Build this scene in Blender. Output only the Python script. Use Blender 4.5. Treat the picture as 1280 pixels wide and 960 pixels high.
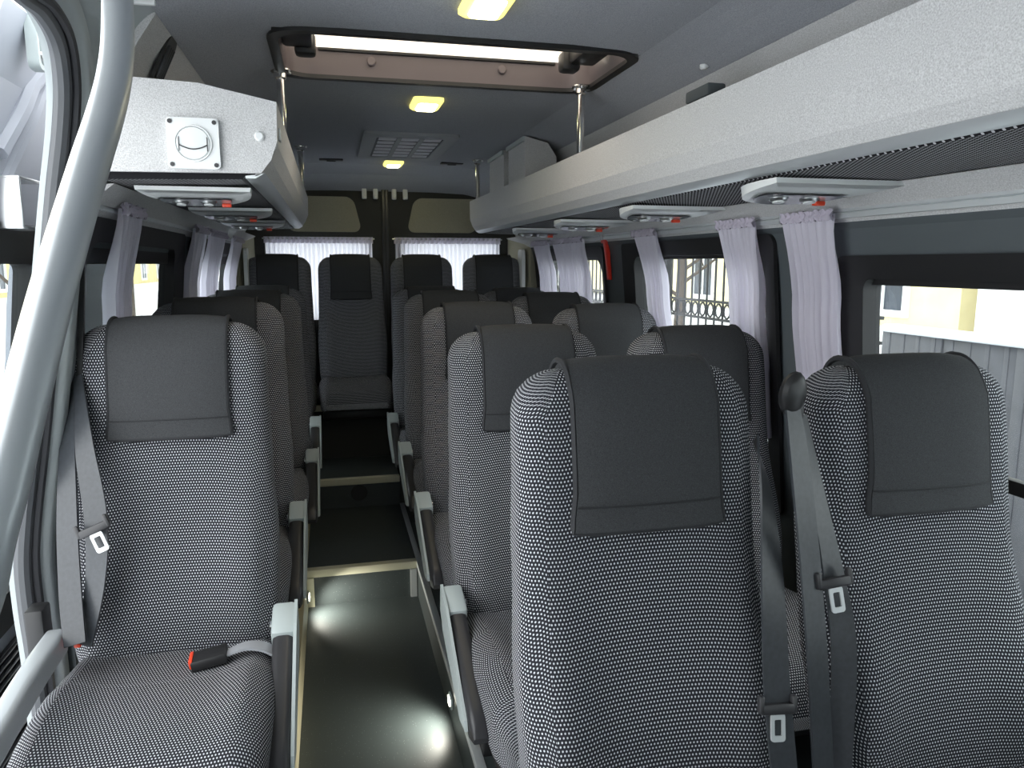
import bpy, bmesh, math, random
from mathutils import Vector, Matrix
random.seed(7)
S = bpy.context.scene
for o in list(bpy.data.objects): bpy.data.objects.remove(o)
COL = S.collection

# ---------------------------------------------------------------- camera, world, exposure
FPX, VPX, VPY = 930.0, 412.0, 330.0
TH = math.atan((480 - VPY) / FPX)
PS = math.atan((640 - VPX) / FPX * math.cos(TH))
CAM = Vector((-0.355, 0.0, 1.30))
RV = Vector((math.cos(PS), -math.sin(PS), 0))
FV = Vector((math.sin(PS) * math.cos(TH), math.cos(PS) * math.cos(TH), -math.sin(TH)))
UV_ = RV.cross(FV)
cd = bpy.data.cameras.new('camera'); cd.sensor_width = 36.0; cd.lens = FPX / 1280 * 36.0
cd.clip_start = 0.02; cd.clip_end = 300
co = bpy.data.objects.new('camera', cd); COL.objects.link(co)
co.matrix_world = Matrix(((RV.x, UV_.x, -FV.x, CAM.x), (RV.y, UV_.y, -FV.y, CAM.y), (RV.z, UV_.z, -FV.z, CAM.z), (0, 0, 0, 1)))
S.camera = co
W = bpy.data.worlds.new('overcast_sky'); S.world = W; W.use_nodes = True
bg = W.node_tree.nodes['Background']; bg.inputs[0].default_value = (0.95, 0.98, 0.99, 1); bg.inputs[1].default_value = 2.6
S.view_settings.view_transform = 'Standard'; S.view_settings.look = 'None'
S.view_settings.gamma = 1.0; S.view_settings.use_curve_mapping = False
S.view_settings.exposure = 0.85

def ray(x, y): return FV + RV * ((x - 640) / FPX) + UV_ * ((480 - y) / FPX)
def atX(x, y, X): d = ray(x, y); return CAM + d * ((X - CAM.x) / d.x)
def atY(x, y, Y): d = ray(x, y); return CAM + d * ((Y - CAM.y) / d.y)
def atZ(x, y, Z): d = ray(x, y); return CAM + d * ((Z - CAM.z) / d.z)

# ---------------------------------------------------------------- materials
MT = {}
def nodes(name):
    m = bpy.data.materials.new(name); m.use_nodes = True; MT[name] = m
    nt = m.node_tree; return m, nt, nt.nodes['Principled BSDF']
def L(nt, a, b): nt.links.new(a, b)
def mth(nt, op, a, b=None, c=None):
    n = nt.nodes.new('ShaderNodeMath'); n.operation = op
    for i, v in enumerate((a, b, c)):
        if v is None: continue
        if isinstance(v, (int, float)): n.inputs[i].default_value = v
        else: L(nt, v, n.inputs[i])
    return n.outputs[0]
def simple(name, col, rough=0.5, metal=0.0, noise=0.0, nscale=300.0, bump=0.0, spec=0.5):
    m, nt, b = nodes(name)
    b.inputs['Base Color'].default_value = (*col, 1); b.inputs['Roughness'].default_value = rough
    b.inputs['Metallic'].default_value = metal; b.inputs['Specular IOR Level'].default_value = spec
    if noise or bump:
        tc = nt.nodes.new('ShaderNodeTexCoord'); n = nt.nodes.new('ShaderNodeTexNoise')
        n.inputs['Scale'].default_value = nscale; n.inputs['Detail'].default_value = 3
        L(nt, tc.outputs['Object'], n.inputs['Vector'])
        if noise:
            r = nt.nodes.new('ShaderNodeMapRange'); r.inputs[1].default_value = .3; r.inputs[2].default_value = .7
            r.inputs[3].default_value = 1 - noise; r.inputs[4].default_value = 1 + noise
            L(nt, n.outputs['Fac'], r.inputs[0])
            v = nt.nodes.new('ShaderNodeVectorMath'); v.operation = 'SCALE'; v.inputs[0].default_value = col
            L(nt, r.outputs[0], v.inputs['Scale']); L(nt, v.outputs[0], b.inputs['Base Color'])
        if bump:
            bp = nt.nodes.new('ShaderNodeBump'); bp.inputs['Strength'].default_value = bump; bp.inputs['Distance'].default_value = .002
            L(nt, n.outputs['Fac'], bp.inputs['Height']); L(nt, bp.outputs[0], b.inputs['Normal'])
    return m
def dotted(name, base, dot, su, sv, ru, rv, coord='UV', rough=0.9):
    m, nt, b = nodes(name); b.inputs['Roughness'].default_value = rough; b.inputs['Specular IOR Level'].default_value = .2
    tc = nt.nodes.new('ShaderNodeTexCoord'); sp = nt.nodes.new('ShaderNodeSeparateXYZ'); L(nt, tc.outputs[coord], sp.inputs[0])
    u, v = sp.outputs[0], sp.outputs[1]
    vs = mth(nt, 'DIVIDE', v, sv); row = mth(nt, 'FLOOR', vs)
    off = mth(nt, 'MULTIPLY', mth(nt, 'FLOORED_MODULO', row, 2.0), .5)
    us = mth(nt, 'ADD', mth(nt, 'DIVIDE', u, su), off)
    fu = mth(nt, 'MULTIPLY', mth(nt, 'SUBTRACT', mth(nt, 'FRACT', us), .5), su / ru)
    fv = mth(nt, 'MULTIPLY', mth(nt, 'SUBTRACT', mth(nt, 'FRACT', vs), .5), sv / rv)
    d = mth(nt, 'SQRT', mth(nt, 'ADD', mth(nt, 'POWER', mth(nt, 'ABSOLUTE', fu), 2.0), mth(nt, 'POWER', mth(nt, 'ABSOLUTE', fv), 2.0)))
    r = nt.nodes.new('ShaderNodeMapRange'); r.interpolation_type = 'SMOOTHSTEP'
    r.inputs[1].default_value = 1.15; r.inputs[2].default_value = .75; r.inputs[3].default_value = 0; r.inputs[4].default_value = 1
    L(nt, d, r.inputs[0])
    mx = nt.nodes.new('ShaderNodeMix'); mx.data_type = 'RGBA'
    mx.inputs[6].default_value = (*base, 1); mx.inputs[7].default_value = (*dot, 1)
    L(nt, r.outputs[0], mx.inputs[0]); L(nt, mx.outputs[2], b.inputs['Base Color'])
    return m
dotted('fabric', (.020, .021, .027), (.56, .57, .60), .0058, .0063, .00145, .00175)
dotted('perforated', (.012, .012, .014), (.50, .50, .52), .0085, .0085, .0026, .0026, 'Object')
simple('pad', (.042, .044, .047), .85, noise=.35, nscale=700, spec=.25)
simple('piping', (.024, .025, .028), .7, spec=.3)
simple('seat_back', (.022, .023, .027), .8, noise=.2, nscale=300, spec=.3)
simple('black_plastic', (.012, .012, .013), .45)
simple('dark_plastic', (.030, .030, .033), .38)
simple('grey_plastic', (.42, .47, .47), .45)
simple('white_plastic', (.72, .74, .74), .4)
simple('webbing', (.034, .038, .044), .36, noise=.15, nscale=120)
simple('red_plastic', (.75, .06, .02), .4)
simple('hammer_red', (.62, .03, .015), .4)
simple('clear_strap', (.30, .31, .33), .25)
simple('chrome', (.82, .82, .82), .12, 1.0)
simple('steel', (.55, .56, .57), .3, 1.0)
simple('silver_paint', (.46, .49, .51), .36, .45)
simple('aluminium', (.66, .69, .70), .4, .5)
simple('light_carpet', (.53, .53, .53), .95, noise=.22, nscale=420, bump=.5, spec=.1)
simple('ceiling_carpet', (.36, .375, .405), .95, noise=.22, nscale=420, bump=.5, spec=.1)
simple('slate_trim', (.075, .088, .095), .6)
simple('black_trim', (.008, .008, .009), .55)
simple('charcoal_panel', (.030, .031, .028), .8, noise=.1)
simple('beige_panel', (.30, .285, .215), .9, noise=.15, nscale=420)
simple('body_paint', (.40, .44, .45), .35)
simple('door_paint', (.46, .48, .54), .45)
simple('rubber', (.030, .031, .035), .38)
simple('rubber_grey', (.075, .08, .088), .4)
simple('brass_trim', (.55, .50, .33), .45, .2)
simple('cream_trim', (.62, .60, .45), .5)
simple('smoked_plastic', (.12, .10, .105), .3)
simple('snow', (.85, .87, .90), .9, noise=.08, nscale=2)
simple('cream_plaster', (.80, .70, .42), .9, noise=.06, nscale=3)
simple('yellow_plaster', (.72, .60, .30), .9, noise=.06, nscale=3)
simple('white_plaster', (.85, .85, .83), .9)
simple('iron', (.02, .02, .022), .6)
simple('sheet_metal', (.13, .13, .145), .6, noise=.12, nscale=6)
simple('bark', (.09, .07, .055), .9)
simple('glass_dark', (.05, .06, .08), .1); simple('lamp_panel', (.30, .31, .33), .12); simple('louvre_grey', (.62, .63, .66), .5); simple('mid_grey', (.32, .335, .35), .6)
# speckled vinyl floor
m, nt, b = nodes('vinyl')
tc = nt.nodes.new('ShaderNodeTexCoord'); vo = nt.nodes.new('ShaderNodeTexVoronoi'); vo.inputs['Scale'].default_value = 170
L(nt, tc.outputs['Object'], vo.inputs['Vector'])
r = nt.nodes.new('ShaderNodeMapRange'); r.inputs[1].default_value = .05; r.inputs[2].default_value = .16; r.inputs[3].default_value = 1; r.inputs[4].default_value = 0
L(nt, vo.outputs['Distance'], r.inputs[0])
sp = nt.nodes.new('ShaderNodeSeparateColor'); L(nt, vo.outputs['Color'], sp.inputs[0])
gt = mth(nt, 'GREATER_THAN', sp.outputs[0], .72)
mx = nt.nodes.new('ShaderNodeMix'); mx.data_type = 'RGBA'; mx.inputs[6].default_value = (.042, .052, .053, 1); mx.inputs[7].default_value = (.34, .37, .37, 1)
L(nt, mth(nt, 'MULTIPLY', r.outputs[0], gt), mx.inputs[0]); L(nt, mx.outputs[2], b.inputs['Base Color'])
b.inputs['Roughness'].default_value = .46
# glass pane
def glass(name, tint):
    m = bpy.data.materials.new(name); m.use_nodes = True; MT[name] = m; nt = m.node_tree; nt.nodes.clear()
    out = nt.nodes.new('ShaderNodeOutputMaterial'); t = nt.nodes.new('ShaderNodeBsdfTransparent'); t.inputs[0].default_value = (*tint, 1)
    g = nt.nodes.new('ShaderNodeBsdfGlossy'); g.inputs['Roughness'].default_value = .02
    lw = nt.nodes.new('ShaderNodeLayerWeight'); lw.inputs[0].default_value = .5; fo = mth(nt, 'ADD', mth(nt, 'MULTIPLY', mth(nt, 'POWER', lw.outputs['Facing'], 4.0), .55), .025)
    mx = nt.nodes.new('ShaderNodeMixShader'); L(nt, fo, mx.inputs[0]); L(nt, t.outputs[0], mx.inputs[1]); L(nt, g.outputs[0], mx.inputs[2]); L(nt, mx.outputs[0], out.inputs[0])
glass('window_glass', (.80, .83, .83)); glass('hatch_glass', (.80, .74, .66))
def translucent(name, col, tr):
    m = bpy.data.materials.new(name); m.use_nodes = True; MT[name] = m; nt = m.node_tree; nt.nodes.clear()
    out = nt.nodes.new('ShaderNodeOutputMaterial'); d = nt.nodes.new('ShaderNodeBsdfDiffuse'); d.inputs[0].default_value = (*col, 1)
    t = nt.nodes.new('ShaderNodeBsdfTranslucent'); t.inputs[0].default_value = (*col, 1)
    mx = nt.nodes.new('ShaderNodeMixShader'); mx.inputs[0].default_value = tr
    L(nt, d.outputs[0], mx.inputs[1]); L(nt, t.outputs[0], mx.inputs[2]); L(nt, mx.outputs[0], out.inputs[0])
translucent('curtain', (.76, .73, .82), .35); translucent('sheer', (.86, .84, .92), .68); simple('curtain_tape', (.50, .46, .54), .9)
def emit(name, col, s):
    m, nt, b = nodes(name); b.inputs['Base Color'].default_value = (*col, 1)
    b.inputs['Emission Color'].default_value = (*col, 1); b.inputs['Emission Strength'].default_value = s
emit('lamp_glow', (1.0, .93, .58), 9.0); emit('lamp_rim', (1.0, .88, .25), .75); emit('led_glow', (1.0, .97, .78), 14.0)

# ---------------------------------------------------------------- mesh helpers
class MB:
    def __init__(s): s.v = []; s.f = []; s.m = []; s.uv = []
    def add(s, v, f, mat=0, uv=None):
        k = len(s.v); s.v += [tuple(p) for p in v]
        for i, q in enumerate(f):
            s.f.append(tuple(k + j for j in q)); s.m.append(mat)
            s.uv.append(uv[i] if uv else None)
    def box(s, c, d, bev=0.0, rot=None, mat=0, seg=2):
        bm = bmesh.new(); bmesh.ops.create_cube(bm, size=1)
        for v in bm.verts: v.co = Vector((v.co.x * d[0], v.co.y * d[1], v.co.z * d[2]))
        if bev: bmesh.ops.bevel(bm, geom=list(bm.edges), offset=bev, segments=seg, profile=.5, affect='EDGES')
        M = Matrix.Translation(c) @ (rot.to_4x4() if rot else Matrix())
        bm.verts.index_update()
        s.add([M @ v.co for v in bm.verts], [[v.index for v in f.verts] for f in bm.faces], mat); bm.free()
    def span(s, a, b, bev=0.0, mat=0):
        s.box([(a[i] + b[i]) / 2 for i in range(3)], [abs(b[i] - a[i]) for i in range(3)], bev, None, mat)
    def tube(s, pts, r, n=10, mat=0, cap=True, closed=False):
        pts = [Vector(p) for p in pts]; N = len(pts); rs = r if isinstance(r, (list, tuple)) else [r] * N
        rings = []; up = None
        for i, p in enumerate(pts):
            a = pts[i - 1] if (i > 0 or closed) else p; c = pts[(i + 1) % N] if (i < N - 1 or closed) else p
            t = (c - a).normalized()
            if up is None: up = t.orthogonal().normalized()
            up = (up - t * up.dot(t)).normalized(); w = t.cross(up)
            rings.append([p + (up * math.cos(2 * math.pi * k / n) + w * math.sin(2 * math.pi * k / n)) * rs[i] for k in range(n)])
        s.loft(rings, mat, cap and not closed, closed)
    def loft(s, rings, mat=0, cap=True, closed=False, uvs=None, matf=None):
        n = len(rings[0]); N = len(rings); v = [p for r in rings for p in r]; f = []; uv = [] if uvs else None; ms = []
        for i in range(N if closed else N - 1):
            for k in range(n):
                a, b_, c, d = i * n + k, i * n + (k + 1) % n, ((i + 1) % N) * n + (k + 1) % n, ((i + 1) % N) * n + k
                f.append((a, b_, c, d)); ms.append(matf(k) if matf else mat)
                if uvs:
                    k1 = (k + 1)
                    uv.append((uvs[i][k], uvs[i][k1], uvs[i + 1][k1], uvs[i + 1][k]))
        if cap:
            f.append(tuple(range(n))[::-1]); f.append(tuple((N - 1) * n + k for k in range(n))); ms += [mat, mat]
            if uvs:
                uv.append(tuple(uvs[0][k] for k in range(n))[::-1]); uv.append(tuple(uvs[-1][k] for k in range(n)))
        k0 = len(s.f); s.add(v, f, mat, uv)
        for j, q in enumerate(ms): s.m[k0 + j] = q
    def prism(s, poly, axis, a, b, mat=0):
        def P(p, t): return {'y': (p[0], t, p[1]), 'x': (t, p[0], p[1]), 'z': (p[0], p[1], t)}[axis]
        n = len(poly); v = [P(p, a) for p in poly] + [P(p, b) for p in poly]
        f = [tuple(range(n)), tuple(range(2 * n - 1, n - 1, -1))] + [(k, k + n, (k + 1) % n + n, (k + 1) % n) for k in range(n)]
        s.add(v, f, mat)
    def disc(s, c, axis, r, h, n=20, mat=0, bev=0.0):
        ax = Vector(axis).normalized(); u = ax.orthogonal().normalized(); w = ax.cross(u); c = Vector(c)
        prof = [(r, 0), (r, h - bev), (r - bev, h)] if bev else [(r, 0), (r, h)]
        s.loft([[c + ax * z + (u * math.cos(2 * math.pi * k / n) + w * math.sin(2 * math.pi * k / n)) * q for k in range(n)] for q, z in prof], mat)
    def build(s, name, mats, parent=None, smooth=True, angle=35):
        me = bpy.data.meshes.new(name); me.from_pydata(s.v, [], s.f)
        if isinstance(mats, str): mats = [mats]
        for q in mats: me.materials.append(MT[q])
        for p, q in zip(me.polygons, s.m): p.material_index = q
        if any(u for u in s.uv):
            ul = me.uv_layers.new(name='UVMap')
            for p, u in zip(me.polygons, s.uv):
                if u:
                    for j, li in enumerate(p.loop_indices): ul.data[li].uv = u[j]
        bm = bmesh.new(); bm.from_mesh(me); bmesh.ops.recalc_face_normals(bm, faces=bm.faces)
        if smooth:
            ca = math.radians(angle)
            for f in bm.faces: f.smooth = True
            for e in bm.edges:
                e.smooth = not (len(e.link_faces) == 2 and e.calc_face_angle(0) > ca)
        bm.to_mesh(me); bm.free()
        return link(name, me, parent)
def link(name, me, parent=None):
    o = bpy.data.objects.new(name, me); COL.objects.link(o)
    if parent: o.parent = parent
    return o
def tag(o, label=None, cat=None, group=None, kind=None):
    if label: o['label'] = label
    if cat: o['category'] = cat
    if group: o['group'] = group
    if kind: o['kind'] = kind
    return o
def empty(name, loc=(0, 0, 0)):
    o = bpy.data.objects.new(name, None); COL.objects.link(o); o.location = loc; o.empty_display_size = .1; return o
def rrect(w, h, r, n=5):
    p = []
    for cx, cy, a0 in ((w - r, h - r, 0), (-w + r, h - r, 90), (-w + r, -h + r, 180), (w - r, -h + r, 270)):
        for k in range(n + 1):
            a = math.radians(a0 + 90 * k / n); p.append((cx + r * math.cos(a), cy + r * math.sin(a)))
    return p
def smooth_path(pts, n=8):
    pts = [Vector(p) for p in pts]; out = []
    for i in range(len(pts) - 1):
        p0 = pts[max(i - 1, 0)]; p1 = pts[i]; p2 = pts[i + 1]; p3 = pts[min(i + 2, len(pts) - 1)]
        for k in range(n):
            t = k / n; t2 = t * t; t3 = t2 * t
            out.append(.5 * ((2 * p1) + (p2 - p0) * t + (2 * p0 - 5 * p1 + 4 * p2 - p3) * t2 + (3 * p1 - p0 - 3 * p2 + p3) * t3))
    out.append(pts[-1]); return out
def interp(x, tab):
    for (a, b_), (c, d) in zip(tab, tab[1:]):
        if x <= c:
            t = max(0, min(1, (x - a) / (c - a))); t = t * t * (3 - 2 * t); return b_ + (d - b_) * t
    return tab[-1][1]

# ---------------------------------------------------------------- the setting: van shell
YF, YB = -1.50, 4.90                 # front cut, rear doors
FL, POD, ST2, BOX = -0.08, 0.07, 0.218, 0.52
AL, AR = -0.495, -0.045              # aisle well
YS1, YS2, YS3 = 2.97, 3.75, 4.19
def wx(z): return interp(z, [(-.1, .965), (.5, .955), (.9, .935), (1.2, .905), (1.46, .862)])
f = MB(); f.span((AL, YF, FL - .04), (AR, YS1, FL)); floor = tag(f.build('floor', 'vinyl'), kind='structure')
p = MB(); p.span((-.98, 1.35, FL - .04), (AL, YB, POD)); p.build('platform', 'vinyl', floor)
p = MB(); p.span((AR, YF, FL - .04), (.98, YB, POD)); p.build('platform', 'vinyl', floor)
p = MB(); p.span((AL, YS1, FL - .04), (AR, YB, POD)); p.build('step', 'vinyl', floor)
p = MB(); p.span((AL, YS2, POD), (AR, YB, ST2)); p.build('step', 'vinyl', floor)
p = MB(); p.span((-.95, YS3, POD), (.95, YB, BOX)); p.build('rear_platform', 'charcoal_panel', floor)
p = MB(); p.span((-.98, YF, -.34), (AL, 1.35, -.30)); p.build('entrance_step', 'rubber', floor)
p = MB(); p.span((-.96, 1.33, -.34), (AL, 1.35, FL)); p.build('entrance_riser', 'vinyl', floor)
for y, z in ((YS1, POD), (YS2, ST2), (YS3, BOX)):
    t = MB(); t.span((AL, y - .006, z - .028), (AR, y + .030, z + .004), .002); t.build('step_nosing', 'cream_trim', floor)
t = MB(); t.span((AL - .035, 1.35, POD - .001), (AL + .004, YS2, POD + .005), .001); t.build('edge_strip', 'brass_trim', floor)
t = MB(); t.span((AL - .001, 1.35, FL), (AL + .004, YS1, POD), 0); t.build('edge_facing', 'brass_trim', floor)
t = MB(); t.span((AR - .003, YF, POD - .02), (AR + .02, YS2, POD + .005), .001); t.build('edge_strip', 'aluminium', floor)
t = MB(); t.span((AL + .004, YS1 - .012, FL), (AL + .03, YS1, POD - .028)); t.build('riser_strip', 'cream_trim', floor)
t = MB(); t.span((AR - .03, YS1 - .012, FL), (AR - .004, YS1, POD - .028)); t.build('riser_strip', 'aluminium', floor)
hole = atY(449, 614, YS2); t = MB(); t.disc((hole.x, YS2 + .001, POD + .075), (0, -1, 0), .042, .006, 24, bev=.002); t.build('riser_plug', 'black_plastic', floor)

# ceiling with a hatch hole
HX0, HX1, HY0, HY1 = -.475, .505, 2.03, 2.51
def cz(x): return 1.88 - .06 * max(0, (abs(x) - .40) / .29) ** 2
c = MB(); xs = [-.69, -.63, -.57, -.525, HX0, -.3, 0, .3, HX1, .54, .6, .65, .69]; ys = [YF, .6, 1.4, HY0, HY1, 3.4, 4.2, 4.6, 4.75, YB]
def czz(x, y): return cz(x) - (.13 * ((y - 4.6) / .3) ** 1.6 if y > 4.6 else 0)
g = MB()
for i in range(len(xs) - 1):
    for j in range(len(ys) - 1):
        if xs[i] >= HX0 and xs[i + 1] <= HX1 and abs(ys[j] - HY0) < 1e-6: continue
        q = [(xs[i], ys[j]), (xs[i + 1], ys[j]), (xs[i + 1], ys[j + 1]), (xs[i], ys[j + 1])]
        g.add([(x, y, czz(x, y)) for x, y in q] + [(x, y, czz(x, y) + .03) for x, y in q],
              [(0, 1, 2, 3), (7, 6, 5, 4), (0, 4, 5, 1), (1, 5, 6, 2), (2, 6, 7, 3), (3, 7, 4, 0)])
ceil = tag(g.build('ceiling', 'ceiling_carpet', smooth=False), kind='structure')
for sgn in (-1, 1):
    q = MB(); n = 6; prof = []
    for k in range(n + 1):
        t = k / n; prof.append((.69 + (.862 - .69) * t ** .8, 1.822 + (1.46 - 1.822) * t))
    y0 = 1.80 if sgn < 0 else YF
    q.prism([(sgn * a, z) for a, z in prof] + [(sgn * (a + .03), z + .01) for a, z in prof[::-1]], 'y', y0, YB)
    q.build('cove_panel', 'light_carpet', ceil)
s_ = MB(); s_.box((-.70, 1.72, 1.818), (.05, .012, .012), .003); s_.build('liner_clip', 'white_plastic', ceil)

# side walls: grid with window holes, X follows the tumblehome
def wall(name, sgn, y0, y1, holes, parent=None):
    yb = sorted({y0, y1} | {h[0] for h in holes} | {h[1] for h in holes} | {y for y in (y0,)})
    zb = sorted({FL - .04, .5, .9, 1.2, 1.32, 1.405} | {h[2] for h in holes} | {h[3] for h in holes})
    w = MB()
    for i in range(len(yb) - 1):
        for j in range(len(zb) - 1):
            ym, zm = (yb[i] + yb[i + 1]) / 2, (zb[j] + zb[j + 1]) / 2
            if any(h[0] < ym < h[1] and h[2] < zm < h[3] for h in holes): continue
            q = [(yb[i], zb[j]), (yb[i + 1], zb[j]), (yb[i + 1], zb[j + 1]), (yb[i], zb[j + 1])]
            w.add([(sgn * wx(z), y, z) for y, z in q] + [(sgn * (wx(z) + .05), y, z) for y, z in q],
                  [(0, 1, 2, 3), (7, 6, 5, 4), (0, 4, 5, 1), (1, 5, 6, 2), (2, 6, 7, 3), (3, 7, 4, 0)])
    return tag(w.build(name, 'slate_trim', smooth=False), kind='structure')
WR = [(-1.2, -.35, .75, 1.30), (.40, 1.60, .56, 1.30), (1.95, 3.00, .56, 1.365), (3.32, 4.42, .56, 1.365)]
WL = [(1.84, 2.90, .56, 1.385), (3.12, 4.42, .56, 1.385)]
wr = wall('wall_right', 1, YF, YB, WR); wl = wall('wall_left', -1, 1.78, YB, WL)
for sgn, par, y0 in ((1, wr, YF), (-1, wl, 1.77)):
    q = MB(); q.prism([(sgn * .79, 1.468), (sgn * .862, 1.462), (sgn * .875, 1.40), (sgn * .862, 1.40), (sgn * .845, 1.425)], 'y', y0, YB)
    q.build('header_panel', 'light_carpet', par)
    # dark reveal under the header
    q = MB(); q.prism([(sgn * .862, 1.40), (sgn * .90, 1.40), (sgn * .905, 1.33), (sgn * .888, 1.355)], 'y', y0 + .02, YB); q.build('reveal', 'slate_trim', par)
def window(n, sgn, h, sash_top, bar, curve=.07):
    y0, y1, z0, z1 = h; yc, zc = (y0 + y1) / 2, (z0 + z1) / 2
    root = tag(empty('window_%d' % n, (sgn * wx(zc), yc, zc)), kind='structure')
    def X(z, d): return sgn * (wx(z) + d) - root.location.x
    fr = MB(); outer = rrect((y1 - y0) / 2 + .045, (z1 - z0) / 2 + .02, .03, 6); inner = rrect((y1 - y0) / 2 - .035, (z1 - z0) / 2 - .035, curve, 6)
    ring = []
    for poly, d in ((outer, .0), (outer, -.012), (inner, -.004), (inner, .045)):
        ring.append([(X(zc + b_, d), a, b_) for a, b_ in poly])
    fr.loft(ring, 0, False); fr.build('window_frame', 'black_trim', root)
    gl = MB(); pts = [(X(zc + b_, .030), a, b_) for a, b_ in inner]
    zt = sash_top - zc
    gl.loft([[(X(zc + b_, .030), a, b_) for a, b_ in rrect((y1 - y0) / 2 - .03, (z1 - z0) / 2 - .03, curve, 6)], [(X(zc + b_, .035), a, b_) for a, b_ in rrect((y1 - y0) / 2 - .03, (z1 - z0) / 2 - .03, curve, 6)]], 0, True)
    gl.build('pane', 'window_glass', root, smooth=False)
    bd = MB(); a, b_ = zt, (z1 - z0) / 2 - .03
    bd.add([(X(zc + z, d), y, z) for d in (.018, .028) for y, z in ((-(y1 - y0) / 2 + .03, a), ((y1 - y0) / 2 - .03, a), ((y1 - y0) / 2 - .03, b_), (-(y1 - y0) / 2 + .03, b_))],
           [(0, 1, 2, 3), (7, 6, 5, 4), (0, 4, 5, 1), (1, 5, 6, 2), (2, 6, 7, 3), (3, 7, 4, 0)]); bd.build('tinted_band', 'black_trim', root, smooth=False)
    if bar:
        q = MB(); q.box((X(bar, .018), 0, bar - zc), (.022, (y1 - y0) - .06, .03), .004); q.build('sash_bar', 'black_trim', root)
    return root
window(1, 1, WR[1], 1.250, .862, .03); window(2, 1, WR[2], 1.318, .80); window(3, 1, WR[3], 1.318, None); window(6, 1, WR[0], 1.26, None)
wc = wall('wall_cab', -1, YF, .22, [(-1.2, -.15, .75, 1.30)]); window(7, -1, (-1.2, -.15, .75, 1.30), 1.26, None)
q = MB(); q.prism([(-.93, 1.40), (-.862, 1.46), (-.69, 1.822), (-.72, 1.86), (-.90, 1.47), (-.96, 1.40)], 'y', YF, .22); q.build('cove_panel', 'light_carpet', wc)
q = MB()
for a, b_ in (((-1.0, -.34), (1.0, .95)), ((-1.0, 1.66), (1.0, 1.92)), ((-1.0, .95), (-.80, 1.66)), ((.80, .95), (1.0, 1.66))): q.span((a[0], YF - .05, a[1]), (b_[0], YF, b_[1]))
wf = tag(q.build('wall_front', 'slate_trim', smooth=False), kind='structure')
q = MB(); q.span((-.80, YF - .03, .95), (.80, YF - .024, 1.66)); q.build('windscreen', 'window_glass', wf)
window(4, -1, WL[0], 1.300, .90); window(5, -1, WL[1], 1.300, None)

# rear doors
for n, (x0, x1) in enumerate(((-.93, -.008), (.008, .93)), 1):
    wx0, wx1 = (x0 + .20, x1 - .10) if n == 1 else (x0 + .10, x1 - .20)
    q = MB(); za, zb2 = .95, 1.46
    for a, b_ in (((x0, FL), (x1, za)), ((x0, zb2), (x1, 1.90)), ((x0, za), (wx0, zb2)), ((wx1, za), (x1, zb2))):
        q.span((a[0], YB - .005, a[1]), (b_[0], YB + .05, b_[1]))
    d = tag(q.build('door_%d' % n, 'charcoal_panel', smooth=False), kind='structure')
    q = MB(); q.span((wx0, YB + .02, za), (wx1, YB + .026, zb2)); q.build('pane', 'window_glass', d)
    cx = (-.445 - .150) / 2 - .10 if n == 1 else .385
    q = MB(); pl = rrect(.225, .108, .05, 5) ; 
    pl = [(a + (-.025 if n == 1 else .025) * (b_ / .108) , b_) for a, b_ in pl]
    q.prism([(cx + a, 1.607 + b_) for a, b_ in pl], 'y', YB - .018, YB - .005); q.build('inset_panel', 'beige_panel', d)
    for dx in (.058, .128):
        q = MB(); hx = -dx if n == 1 else dx
        q.box((hx, YB - .022, 1.735), (.03, .02, .065), .006); q.box((hx, YB - .036, 1.715), (.022, .02, .022), .006); q.build('latch_bracket', 'white_plastic', d)
    q = MB(); q.span((-.022 if n == 1 else -.001, YB - .02, POD), (.001 if n == 1 else .022, YB + .03, 1.90), .004); q.build('door_seal', 'rubber', d)
for sgn in (-1, 1):
    q = MB(); q.prism([(sgn * .80, YB - .005), (sgn * .862, YB - .36), (sgn * .93, YB - .36), (sgn * .93, YB - .005)], 'z', FL, 1.46)
    t = tag(q.build('trim_%d' % (1 if sgn < 0 else 2), 'beige_panel'), kind='structure')
    q = MB(); q.prism([(.0, .0)] and [(4.62 + a, 1.22 + b_) for a, b_ in rrect(.055, .17, .03)], 'x', sgn * .815, sgn * .835); q.build('inset_panel', 'white_plastic', t)

# ---------------------------------------------------------------- sliding-door opening on the left: pillar, seal, the open door
def plx(z): return interp(z, [(-.1, 1.02), (.3, 1.02), (.6, 1.0), (.93, .962), (1.18, .925), (1.44, .89), (1.67, .85), (1.80, .80)])
seal = [(52, 905, 1.70), (44, 830, 1.70), (34, 765, 1.70), (28, 705, 1.70), (31, 645, 1.70), (40, 560, 1.70), (50, 450, 1.70), (60, 330, 1.70), (68, 240, 1.70), (76, 165, 1.69), (78, 105, 1.67), (70, 50, 1.61), (48, 10, 1.52), (12, -22, 1.40)]
sp3 = [atY(*q_) for q_ in seal]
sp3 = [Vector((sp3[0].x, 1.70, -.34)), Vector((sp3[0].x, 1.70, .15))] + sp3
lt = sp3[-1]; sp3 += [Vector((lt.x + .02, 1.15, lt.z + .035)), Vector((lt.x + .03, .6, lt.z + .045)), Vector((lt.x + .03, .20, lt.z + .045))]
sm = smooth_path(sp3, 6); NS = len(sm)
q = MB(); ring = []
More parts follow.
